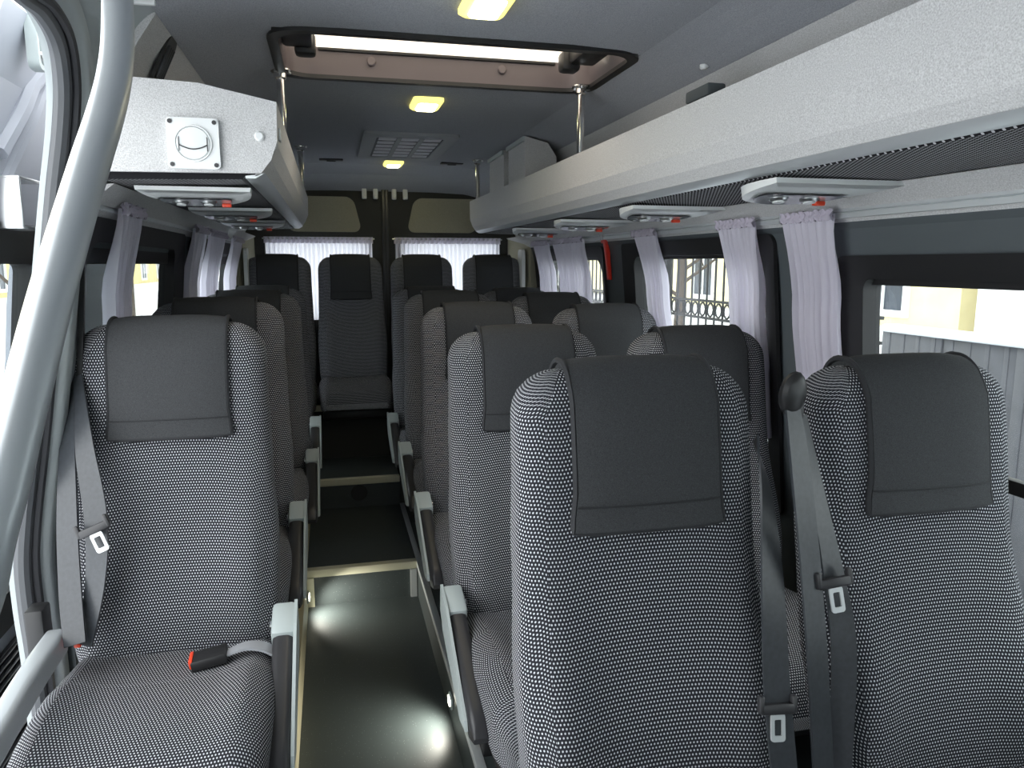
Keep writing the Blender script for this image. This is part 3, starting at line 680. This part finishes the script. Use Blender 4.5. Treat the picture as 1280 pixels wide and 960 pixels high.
# cushion: lofted from back to front
cu = MB(); rings, uvs = [], []; CY0, CY1 = -.10, -.60; ns = 30
for k in range(ns + 1):
    t = k / ns; y = CY0 + (CY1 - CY0) * t
    top = .385 + .022 * math.sin(math.pi * min(1, t / .9)) * (1 if t > .35 else .5 + t) + .006; bot = .265; w = .212 + .010 * math.sin(math.pi * t)
    fr = .075
    dd = (y - CY1)
    if dd < fr:
        s = 1 - dd / fr; q_ = fr * (1 - math.sqrt(max(0, 1 - s * s))); top -= q_ * 1.15; bot += q_ * .15; w -= q_ * .45
    r_ = min(.05, (top - bot) * .45); p_ = []; nx = 14
    for j in range(nx + 1):
        x = (-w + r_) + 2 * (w - r_) * j / nx; e = abs(x) / .21
        rel = -.018 * (1 - e * e) * math.exp(-((y + .27) / .16) ** 2) + .014 * math.exp(-((abs(x) - .165) / .035) ** 2) * math.exp(-((y + .36) / .16) ** 2)
        p_.append((x, top + rel))
    for j in range(1, 5):
        a = math.radians(90 - 90 * j / 5); p_.append((w - r_ + r_ * math.cos(a), top - r_ + r_ * math.sin(a)))
    p_.append((w, top - r_)); p_.append((w - .006, bot)); p_.append((-w + .006, bot)); p_.append((-w, top - r_))
    for j in range(1, 5):
        a = math.radians(180 - 90 * j / 5); p_.append((-w + r_ + r_ * math.cos(a), top - r_ + r_ * math.sin(a)))
    rings.append([(x, y, z) for x, z in p_])
vv = 0
for i, r0 in enumerate(rings):
    if i: vv += math.dist(rings[i - 1][7], r0[7])
    uvs.append(arc_uv([(p0[0], p0[2]) for p0 in r0], vv))
cu.loft(rings, 0, True, False, uvs)
# headrest cover over the top
ZP = .848; PW = .121
ctr = [z for z in zr if z >= ZP]; front = []
for z in [ZP] + ctr:
    w, fr, b_ = brow(z); front.append((fr, z))
back = [(brow(z)[2], z) for z in reversed(ctr) if z > .95]
path = front + back
def off(path, d):
    out = []
    for i, (y, z) in enumerate(path):
        a = path[max(i - 1, 0)]; c_ = path[min(i + 1, len(path) - 1)]; ty, tz = c_[0] - a[0], c_[1] - a[1]; l_ = math.hypot(ty, tz) or 1
        out.append((y - tz / l_ * d, z + ty / l_ * d))
    return out
# nx samples across; the pad follows the relief of the seat front
PX = [-PW + 2 * PW * k / 10 for k in range(11)]
def padgrid(d, crown):
    o_ = off(path, d); g_ = []
    for i, (y, z) in enumerate(o_):
        infront = i < len(front); row = []
        for x in PX:
            e = abs(x) / PW; zz = min(path[i][1], 1.0)
            row.append((x * (1 + (.05 * max(0, 1 - (zz - ZP) / .06) if infront else 0)), y + (fy(x, zz, .205) if infront and path[i][1] < 1.06 else -.002) - 0 + (-crown * (1 - e ** 4) if infront and path[i][1] < 1.05 else 0), z + (crown * (1 - e ** 4) if path[i][1] > 1.05 else 0)))
        g_.append(row)
    return g_
go, gi = padgrid(.013, .006), padgrid(.001, 0)
pd = MB(); n = len(PX); N = len(go)
# hem groove
for i in range(N):
    z = path[i][1]
    if i < len(front):
        k_ = .006 * math.exp(-((z - ZP - .030) / .008) ** 2)
        go[i] = [(x, y + k_, zz) for x, y, zz in go[i]]
pd.loft([go[i] + gi[i][::-1] for i in range(N)], 0, True)
pp = MB(); b_path = [Vector(go[i][0]) + Vector((-.002, .006, 0)) for i in range(N)][::-1] + [Vector(go[0][k]) + Vector((0, .006, -.002)) for k in range(1, n - 1)] + [Vector(go[i][-1]) + Vector((.002, .006, 0)) for i in range(N)]
pp.tube(b_path, .0055, 6)
hs = MB(); hs.tube([Vector(go[3][k]) + Vector((0, -.001, 0)) for k in range(n)], .0015, 5)
# armrest (modelled on the -x side), cap, plate
AX = -.230
def arm_pts(s): return (AX, -.165 - s * .33, .415 - s * .135)
ar = MB(); rg = []
for k in range(13):
    s = k / 12; c_ = arm_pts(.06 + s * .94); e = 1.0
    if s > .86: e = math.sqrt(max(.02, 1 - ((s - .86) / .145) ** 2))
    rg.append([(c_[0] + a, c_[1] - b_ * .38 * 1, c_[2] + b_) for a, b_ in rrect(.022 * (.6 + .4 * e), .030 * e, .014 * e, 4)])
ar.loft(rg, 0)
cp = MB(); cp.box((AX - .001, -.155, .415), (.052, .095, .085), .010, Matrix.Rotation(math.radians(20), 3, 'X'))
pl = MB(); pl.prism([(-.12, .47), (-.20, .45), (-.46, .31), (-.47, .29), (-.40, .275), (-.15, .36), (-.11, .40)], 'x', AX - .030, AX - .023)
pv = MB(); pv.disc((AX + .024, -.135, .42), (1, 0, 0), .016, .010, 14, bev=.003)
# base frame and legs
fb = MB(); fb.box((0, -.33, .235), (.40, .42, .05), .012)
def leg_mb(x, h): 
    q = MB(); q.box((x, -.20, h / 2), (.045, .05, h), .006); q.box((x, -.46, h / 2), (.045, .05, h), .006); q.box((x, -.33, .012), (.05, .36, .024), .006); return q
SM = dict(b=bk.build('backrest', ['fabric', 'seat_back'], angle=60).data, c=cu.build('cushion', 'fabric', angle=60).data, h=pd.build('headrest_cover', 'pad', angle=50).data,
          p=pp.build('piping', 'piping').data, s=hs.build('hem_seam', 'piping').data, a=ar.build('armrest', 'dark_plastic').data, k=cp.build('armrest_cap', 'grey_plastic').data, pl=pl.build('armrest_plate', 'grey_plastic', smooth=False).data,
          v=pv.build('pivot_bolt', 'chrome').data, f=fb.build('seat_frame', 'black_plastic').data, l=leg_mb(0, .215).build('leg', 'black_plastic').data)
for o in list(COL.objects):
    if o.parent is None and o.type == 'MESH' and o.data in SM.values(): bpy.data.objects.remove(o)
def seat(x, y, z, label, arm=0, grp='passenger seats', low=False, rz=0.0):
    r_ = tag(empty('passenger_seat', (x, y, z)), label, 'seat', grp); r_.rotation_euler.z = rz
    link('backrest', SM['b'], r_); link('cushion', SM['c'], r_)
    hc = link('headrest_cover', SM['h'], r_); link('piping', SM['p'], hc); link('hem_seam', SM['s'], hc)
    link('seat_frame', SM['f'], r_)
    if not low:
        for sx in (-.15, .15): o = link('leg', SM['l'], r_); o.location.x = sx
    if arm:
        a_ = link('armrest', SM['a'], r_); k_ = link('armrest_cap', SM['k'], a_); p_ = link('armrest_plate', SM['pl'], a_); v_ = link('pivot_bolt', SM['v'], a_)
        if arm > 0: a_.scale.x = -1
    return r_
L1 = seat(-.715, 1.80, POD, 'single dotted grey seat by the sliding door with a black buckle on its cushion', 1, 'single seats along the sliding-door side')
for y, lb in ((2.52, 'second single dotted grey seat, right behind the seat with the buckle'), (3.22, 'third single seat in the row behind the sliding door seat'), (3.90, 'fourth and last single seat, just in front of the rear bench seats')):
    seat(-.715 if y < 3 else -.685, y, POD + .012, lb, 1, 'single seats along the sliding-door side')
RY = (1.10, 1.90, 2.62, 3.30, 3.95)
ra, rw_ = [], []
for k, y in enumerate(RY):
    nm = ['front', 'second', 'third', 'fourth', 'fifth'][k]; dz = (-.035, -.045, -.018, .0, .002)[k]
    ra.append(seat((.130, .148, .160, .165, .165)[k], y, POD + dz, '%s-row aisle seat of the paired seats, dotted grey fabric with dark headrest cover' % nm, -1, 'paired seats, aisle side'))
    rw_.append(seat((.668, .664, .655, .645, .64)[k], y, POD + dz - .012, '%s-row window seat of the paired seats, dotted grey fabric with dark headrest cover' % nm, 0, 'paired seats, window side'))
for x, lb in ((-.655, 'rear bench seat in the corner on the single-seat side'), (-.235, 'rear bench seat facing straight up the aisle'), (.200, 'rear bench seat beside the one facing the aisle, near the door gap'), (.650, 'rear bench seat in the corner on the paired-seat side')):
    seat(x, 4.64, BOX - .285 + .012, lb, 0, 'rear bench seats', low=True).scale.x = .925

# ---------------------------------------------------------------- seat belts (parts of their seats)
def ribbon(name, pts, wdir, width, parent, mat='webbing', th=.0022, n=6):
    root = parent.location; pts = smooth_path(pts, n); q = MB(); N = len(pts)
    wd = smooth_path([Vector(w).normalized() for w in wdir], n) if isinstance(wdir[0], (tuple, Vector)) else [Vector(wdir).normalized()] * N
    ws = width if not isinstance(width, (list, tuple)) else [p_.x for p_ in smooth_path([(w, 0, 0) for w in width], n)]
    rg = []
    for i, p_ in enumerate(pts):
        t = (pts[min(i + 1, N - 1)] - pts[max(i - 1, 0)]).normalized(); w = wd[i]; w = (w - t * w.dot(t)).normalized(); nn = t.cross(w) * th
        ww = (ws[i] if isinstance(ws, list) else ws) / 2; c_ = p_ - root
        rg.append([c_ - w * ww - nn, c_ + w * ww - nn, c_ + w * ww + nn, c_ - w * ww + nn])
    q.loft(rg, 0); return q.build(name, mat, parent, angle=40)
def tongue(pos, parent, rootloc, rot, flat=False):
    p_ = Vector(pos) - rootloc; M = rot
    q = MB()
    # black grip bar with a slot shape and turned-up ends
    for a, b_ in (((0, 0, 0), (.062, .012, .017)), ((-.029, 0, .007), (.010, .012, .028)), ((.029, 0, .007), (.010, .012, .028))):
        q.box(p_ + M @ Vector(a), b_, .004, M)
    o = q.build('tongue_grip', 'dark_plastic', parent)
    q = MB(); ring = []
    out, inn = rrect(.0125, .021, .005, 3), rrect(.0065, .012, .002, 3)
    for poly, d in ((out, -.0015), (out, .0015), (inn, .0015), (inn, -.0015)): ring.append([p_ + M @ Vector((a, d, b_ - .028)) for a, b_ in poly])
    q.loft(ring, 0, False, True); q.build('tongue_plate', 'aluminium', parent)
I3 = Matrix.Identity(3)
# single front seat: belt at its window side
pts = [atY(*a) for a in ((94, 436, 1.86), (86, 520, 1.76), (84, 640, 1.67), (88, 740, 1.61), (94, 806, 1.56))]
b1 = ribbon('belt_webbing', pts, [(.55, -.8, 0), (.7, -.7, 0), (1, -.45, 0), (1, -.3, 0), (1, -.3, 0)], [.030, .044, .047, .047, .044], L1)
pts = [atY(*a) for a in ((98, 470, 1.79), (106, 560, 1.70), (120, 650, 1.625), (119, 730, 1.61), (106, 806, 1.585))]
b2 = ribbon('belt_webbing', pts, [(.8, -.5, 0), (.9, -.4, 0), (1, -.2, 0), (1, -.4, 0), (1, -.5, 0)], [.02, .042, .046, .044, .036], L1)
tongue(atY(117, 662, 1.605), b2, L1.location, Matrix.Rotation(math.radians(-22), 3, 'Y') @ Matrix.Rotation(math.radians(-10), 3, 'X'))
bp_ = atZ(262, 822, .476); q = MB(); c_ = bp_ - L1.location
ry = Matrix.Rotation(math.radians(4), 3, 'Z') @ Matrix.Rotation(math.radians(-9), 3, 'Y')
q.box(c_, (.072, .052, .024), .005, ry); bu = q.build('buckle', 'black_plastic', L1)
q = MB(); q.box(c_ + ry @ Vector((-.0345, 0, .005)), (.008, .046, .018), .002, ry); q.build('buckle_button', 'red_plastic', bu)
e_ = L1.location
ribbon('buckle_strap', [bp_ + Vector((.036, 0, .006)), bp_ + Vector((.075, .002, .016)), bp_ + Vector((.115, .0, .008)), bp_ + Vector((.150, -.005, -.02))], [(0, 1, 0)] * 4, [.026, .034, .040, .040], L1, 'clear_strap')
q = MB(); q.box(atY(97, 800, 1.60) - e_, (.014, .016, .03), .004); q.build('anchor_button', 'red_plastic', L1)
# paired front seats: three strands hanging between them
sA, sW = ra[0], rw_[0]
pts = [atY(*a) for a in ((945, 548, 1.125), (958, 620, 1.07), (966, 740, 1.005), (971, 860, .955), (982, 985, .91))]
b3 = ribbon('belt_webbing', pts, [(.3, .95, 0), (.75, .6, 0), (1, .2, 0), (1, .05, 0), (1, .1, 0)], [.040, .044, .046, .047, .047], sA)
tongue(atY(972, 886, .940), b3, sA.location, Matrix.Rotation(math.radians(6), 3, 'Y') @ Matrix.Rotation(math.radians(-16), 3, 'X'))
pts = [atY(*a) for a in ((991, 512, 1.075), (1000, 580, 1.05), (1012, 700, 1.01), (1022, 830, .97), (1030, 985, .93))]
b4 = ribbon('belt_webbing', pts, [(1, .2, 0), (1, .25, 0), (1, .3, 0), (1, .3, 0), (1, .3, 0)], [.030, .042, .047, .047, .047], sW)
pts = [atY(*a) for a in ((1002, 520, 1.095), (1018, 600, 1.07), (1042, 720, 1.02), (1055, 820, .985), (1048, 985, .95))]
b5 = ribbon('belt_webbing', pts, [(1, .5, 0), (1, .4, 0), (1, .1, 0), (1, -.5, 0), (.8, -1, 0)], [.028, .036, .042, .040, .036], sW)
tongue(atY(1043, 728, 1.0), b5, sW.location, Matrix.Rotation(math.radians(-4), 3, 'Y') @ Matrix.Rotation(math.radians(-14), 3, 'X'))
gp = atY(990, 493, 1.085); g_ = gp - sW.location
q = MB(); q.loft([[g_ + Vector((.026 * math.cos(a) * s - .006 * k + .10 * .02 * math.sin(a), -.014 * k, .037 * math.sin(a) * s + .006 * k)) for a in [2 * math.pi * j / 16 for j in range(16)]] for k, s in ((-.6, .75), (0, 1), (.6, 1), (1.1, .85), (1.5, .5))], 0); q.build('belt_guide', 'black_plastic', sW)
q = MB(); q.box(g_ + Vector((.014, .006, -.020)), (.022, .020, .05), .006); q.build('guide_bracket', 'dark_plastic', sW)
# buckle lying on the second aisle seat
s2 = ra[1]; bp2 = Vector((.10, -.185, .425))
q = MB(); q.box(bp2, (.075, .05, .024), .006, Matrix.Rotation(math.radians(-8), 3, 'Y')); q.build('buckle', 'black_plastic', s2)
q = MB(); q.box(bp2 + Vector((-.10, .01, -.004)), (.13, .04, .008), .003, Matrix.Rotation(math.radians(6), 3, 'Y')); q.build('buckle_strap', 'webbing', s2)
q = MB(); q.box(bp2 + Vector((.045, -.0, -.002)), (.02, .045, .02), .004); q.build('buckle_cap', 'grey_plastic', s2)

# ---------------------------------------------------------------- handrails by the door
def cam_pt(x, y, d): return CAM + ray(x, y) * d
gk = [cam_pt(146, -170, .95), cam_pt(147, -60, .89), cam_pt(147, 0, .85), cam_pt(147, 55, .80), cam_pt(142, 102, .755), cam_pt(130, 150, .71), cam_pt(114, 200, .675), cam_pt(84, 300, .62), cam_pt(56, 400, .585), cam_pt(31, 500, .56), cam_pt(7, 600, .54), cam_pt(-22, 720, .52)]
e_ = gk[-1]; gk[0].z = 1.86; gp_ = smooth_path(gk + [e_ + Vector((-.02, -.01, -.12)), Vector((e_.x - .03, e_.y - .02, .5)), Vector((e_.x - .03, e_.y - .02, -.295))], 8)
b0 = gp_[-1]; q = MB(); q.tube([p_ - b0 for p_ in gp_], .0165, 20); o = q.build('grab_pole', 'silver_paint'); o.location = b0; tag(o, 'thick silver bent grab pole rising beside the sliding door opening', 'grab pole')
hp = smooth_path([Vector((-.928, 1.60, .535)), Vector((-.925, 1.45, .535)), Vector((-.915, 1.25, .53)), Vector((-.905, 1.0, .525)), Vector((-.90, .80, .42)), Vector((-.90, .78, .10)), Vector((-.90, .78, -.28))], 6)
b0 = hp[-1].copy(); r_ = tag(empty('entry_handrail', b0), 'flat grey handrail bar beside the cushion of the single front seat', 'handrail')
q = MB(); rg = []
for i, p_ in enumerate(hp):
    t = (hp[min(i + 1, len(hp) - 1)] - hp[max(i - 1, 0)]).normalized(); u = Vector((1, 0, 0)); u = (u - t * u.dot(t)).normalized(); w = t.cross(u)
    rg.append([p_ - b0 + u * a + w * b_ for a, b_ in rrect(.020, .028, .012, 4)])
q.loft(rg, 0); q.build('rail_bar', 'silver_paint', r_)
q = MB(); q.box(Vector((-.962, 1.615, .56)) - b0, (.035, .05, .10), .006); q.build('rail_bracket', 'black_plastic', r_)

# aisle LED lamps in the platform sides
for p_, d, lb in (((AL + .004, YS1 - .09, .0), 1, 'small lit marker lamp low on the aisle side beside the first step'), ((AR, 2.05, .0), -1, 'small lit marker lamp low on the aisle side below the second-row seat')):
    r_ = tag(empty('aisle_lamp', p_), lb, 'marker lamp')
    q = MB(); q.box((d * .004, 0, 0), (.008, .05, .034), .003); q.build('lamp_body', 'grey_plastic', r_)
    q = MB(); q.box((d * .009, 0, 0), (.004, .032, .020), .001); q.build('lamp_lens', 'led_glow', r_)
    ld = bpy.data.lights.new('aisle_lamp_light', 'SPOT'); ld.energy = 4.5; ld.color = (1, .97, .85); ld.shadow_soft_size = .02; ld.spot_size = 2.4; ld.spot_blend = .8
    lo = bpy.data.objects.new('aisle_lamp_light', ld); COL.objects.link(lo); lo.parent = r_; lo.location = (d * .022, 0, .01)
    lo.rotation_euler = Vector((-d * .8, 0, .6)).to_track_quat('Z', 'Y').to_euler()

# ---------------------------------------------------------------- outside
GZ = -.72
q = MB(); q.span((-60, -30, GZ - .2), (60, 90, GZ)); tag(q.build('snowy_ground', 'snow'), kind='structure')
fx = 3.05
fn = tag(empty('iron_fence', (fx, 4.05, GZ)), 'black wrought-iron fence with a band of rings outside the side windows', 'fence')
bar = MB(); bar.tube([(0, 0, 0), (0, 0, 2.45)], .010, 6); bar.tube([(0, 0, 2.45), (0, 0, 2.56)], [.016, .002], 6); bmh = None
nb = 74
for k in range(nb):
    if bmh is None: o = bar.build('fence_bar', 'iron', fn); bmh = o.data
    else: o = link('fence_bar', bmh, fn)
    o.location.y = .05 + k * .15
for z in (.25, 1.52, 1.68, 2.25):
    q = MB(); q.box((0, nb * .075, z), (.03, nb * .15, .022), .003); q.build('fence_rail', 'iron', fn)
q = MB()
for k in range(nb - 1): q.tube([(0, .125 + k * .15 + .055 * math.cos(a), 1.60 + .062 * math.sin(a)) for a in [2 * math.pi * j / 10 for j in range(10)]], .009, 5, closed=True)
tag(q.build('ring_band', 'iron', fn), kind='stuff')
for y in (3.2, 7.2):
    q = MB(); q.box((.0, y, 1.3), (.09, .09, 2.7), .008); q.build('fence_post', 'iron', fn)
sf = tag(empty('sheet_fence', (fx, 0, GZ)), 'grey sheet-metal fence panels with a snowy top outside the front window', 'fence')
sh_m = None
for k in range(9):
    if sh_m is None:
        q = MB(); q.box((0, .24, .80), (.02, .475, 1.60), .004)
        for j in range(4): q.box((-.011, .06 + j * .12, .80), (.006, .03, 1.60), .002)
        o = q.build('sheet_panel', 'sheet_metal', sf); sh_m = o.data
    else: o = link('sheet_panel', sh_m, sf)
    o.location.y = -.30 + k * .48; o.location.x = random.uniform(-.01, .01)
q = MB(); q.box((.0, 1.86, 1.625), (.10, 4.3, .05), .02); q.build('snow_cap', 'snow', sf)
def heap(name, x, y0, y1, r_, h_, label):
    q = MB(); rg = []; n = 22; R = random.Random(3)
    for k in range(n + 1):
        y = y0 + (y1 - y0) * k / n; s = h_ * (.75 + .35 * R.random()) * (1 if 0 < k < n else .1)
        rg.append([(x - r_ * math.cos(a) * (.9 + .1 * s), y, GZ - .03 + s * math.sin(a)) for a in [math.pi * j / 9 for j in range(10)]])
    q.loft(rg, 0); return tag(q.build(name, 'snow', angle=80), label, 'snow bank')
heap('snow_bank', 2.40, -1, 12, .42, .55, 'lumpy white snow bank along the foot of the fences')
heap('snow_bank', -4.2, 4, 40, .9, .5, 'lumpy white snow bank beside the road on the sliding-door side')
def building(name, x0, x1, y0, y1, hgt, wallm, side, label, ws, ny, floors, z0=1.2):
    r_ = tag(empty(name, ((x0 + x1) / 2, (y0 + y1) / 2, GZ)), label, 'building'); cx, cy = (x0 + x1) / 2, (y0 + y1) / 2
    q = MB(); q.box((0, 0, hgt / 2), (x1 - x0, y1 - y0, hgt)); q.build('wall_block', wallm, r_)
    q = MB(); q.box((0, 0, hgt + .1), (x1 - x0 + .6, y1 - y0 + .6, .25), .03); q.build('roof_slab', 'snow', r_)
    xf = (x0 if side < 0 else x1) - cx
    q = MB(); q.box((xf + side * .04, 0, .45), (.10, y1 - y0, .9), .02); q.build('plinth', 'white_plaster', r_)
    for fl in range(floors):
        for k in range(ny):
            y = (y0 + (k + .5) * (y1 - y0) / ny) - cy; z = z0 + .8 + fl * 3.0
            q = MB(); q.loft([[(xf + side * d, y + a, z + b_) for a, b_ in rrect(u, v_, .01, 1)] for u, v_, d in ((.62, .92, 0), (.62, .92, .06), (.50, .80, .06), (.50, .80, -.02))], 0, False); w_ = q.build('window', 'white_plaster', r_)
            q = MB(); q.box((xf + side * .012, y, z), (.02, 1.0, 1.6)); q.build('pane', 'glass_dark', w_)
            q = MB(); q.box((xf + side * .04, y, z), (.03, .05, 1.6)); q.box((xf + side * .04, y, z + .25), (.03, 1.0, .05)); q.build('glazing_bar', 'white_plaster', w_)
    return r_
building('cream_house', 9.5, 17, 10, 34, 6.5, 'cream_plaster', -1, 'long cream plastered house behind the iron fence', 0, 7, 2)
building('white_annex', 9.0, 16, 2.5, 9.2, 5.5, 'white_plaster', -1, 'low white plastered annex behind the sheet-metal fence', 0, 2, 1, 2.0)
building('yellow_house', -19, -11, 18, 62, 7.0, 'yellow_plaster', 1, 'long yellow house across the road on the sliding-door side', 0, 11, 2)
def tree(x, y, hgt, label):
    r_ = tag(empty('bare_tree', (x, y, GZ)), label, 'tree'); R = random.Random(int(x * 10))
    q = MB(); q.tube([(0, 0, 0), (.05, .03, hgt * .35), (-.03, .08, hgt * .7), (.02, 0, hgt)], [.13, .10, .06, .01], 7); q.build('trunk', 'bark', r_)
    for k in range(16):
        z = hgt * (.25 + .045 * k); a = R.uniform(0, 6.28); l_ = hgt * .28 * R.uniform(.7, 1.1)
        e = Vector((math.cos(a) * l_, math.sin(a) * l_, l_ * .8)); s = Vector((0, 0, z)); q = MB()
        q.tube([s, s + e * .5 + Vector((0, 0, -.05)), s + e], [.04, .025, .006], 5)
        for j in range(4):
            p0 = s + e * (.35 + .15 * j); q.tube([p0, p0 + Vector((R.uniform(-.4, .4), R.uniform(-.4, .4), R.uniform(.2, .6)))], [.015, .004], 4)
        q.build('branch', 'bark', r_)
tree(6.3, 13.5, 5.5, 'bare leafless tree between the iron fence and the cream house'); tree(-6.5, 17, 6.0, 'bare leafless tree beside the road on the sliding-door side'); tree(-7.5, 30, 6.5, 'bare leafless tree far down the road before the yellow house')
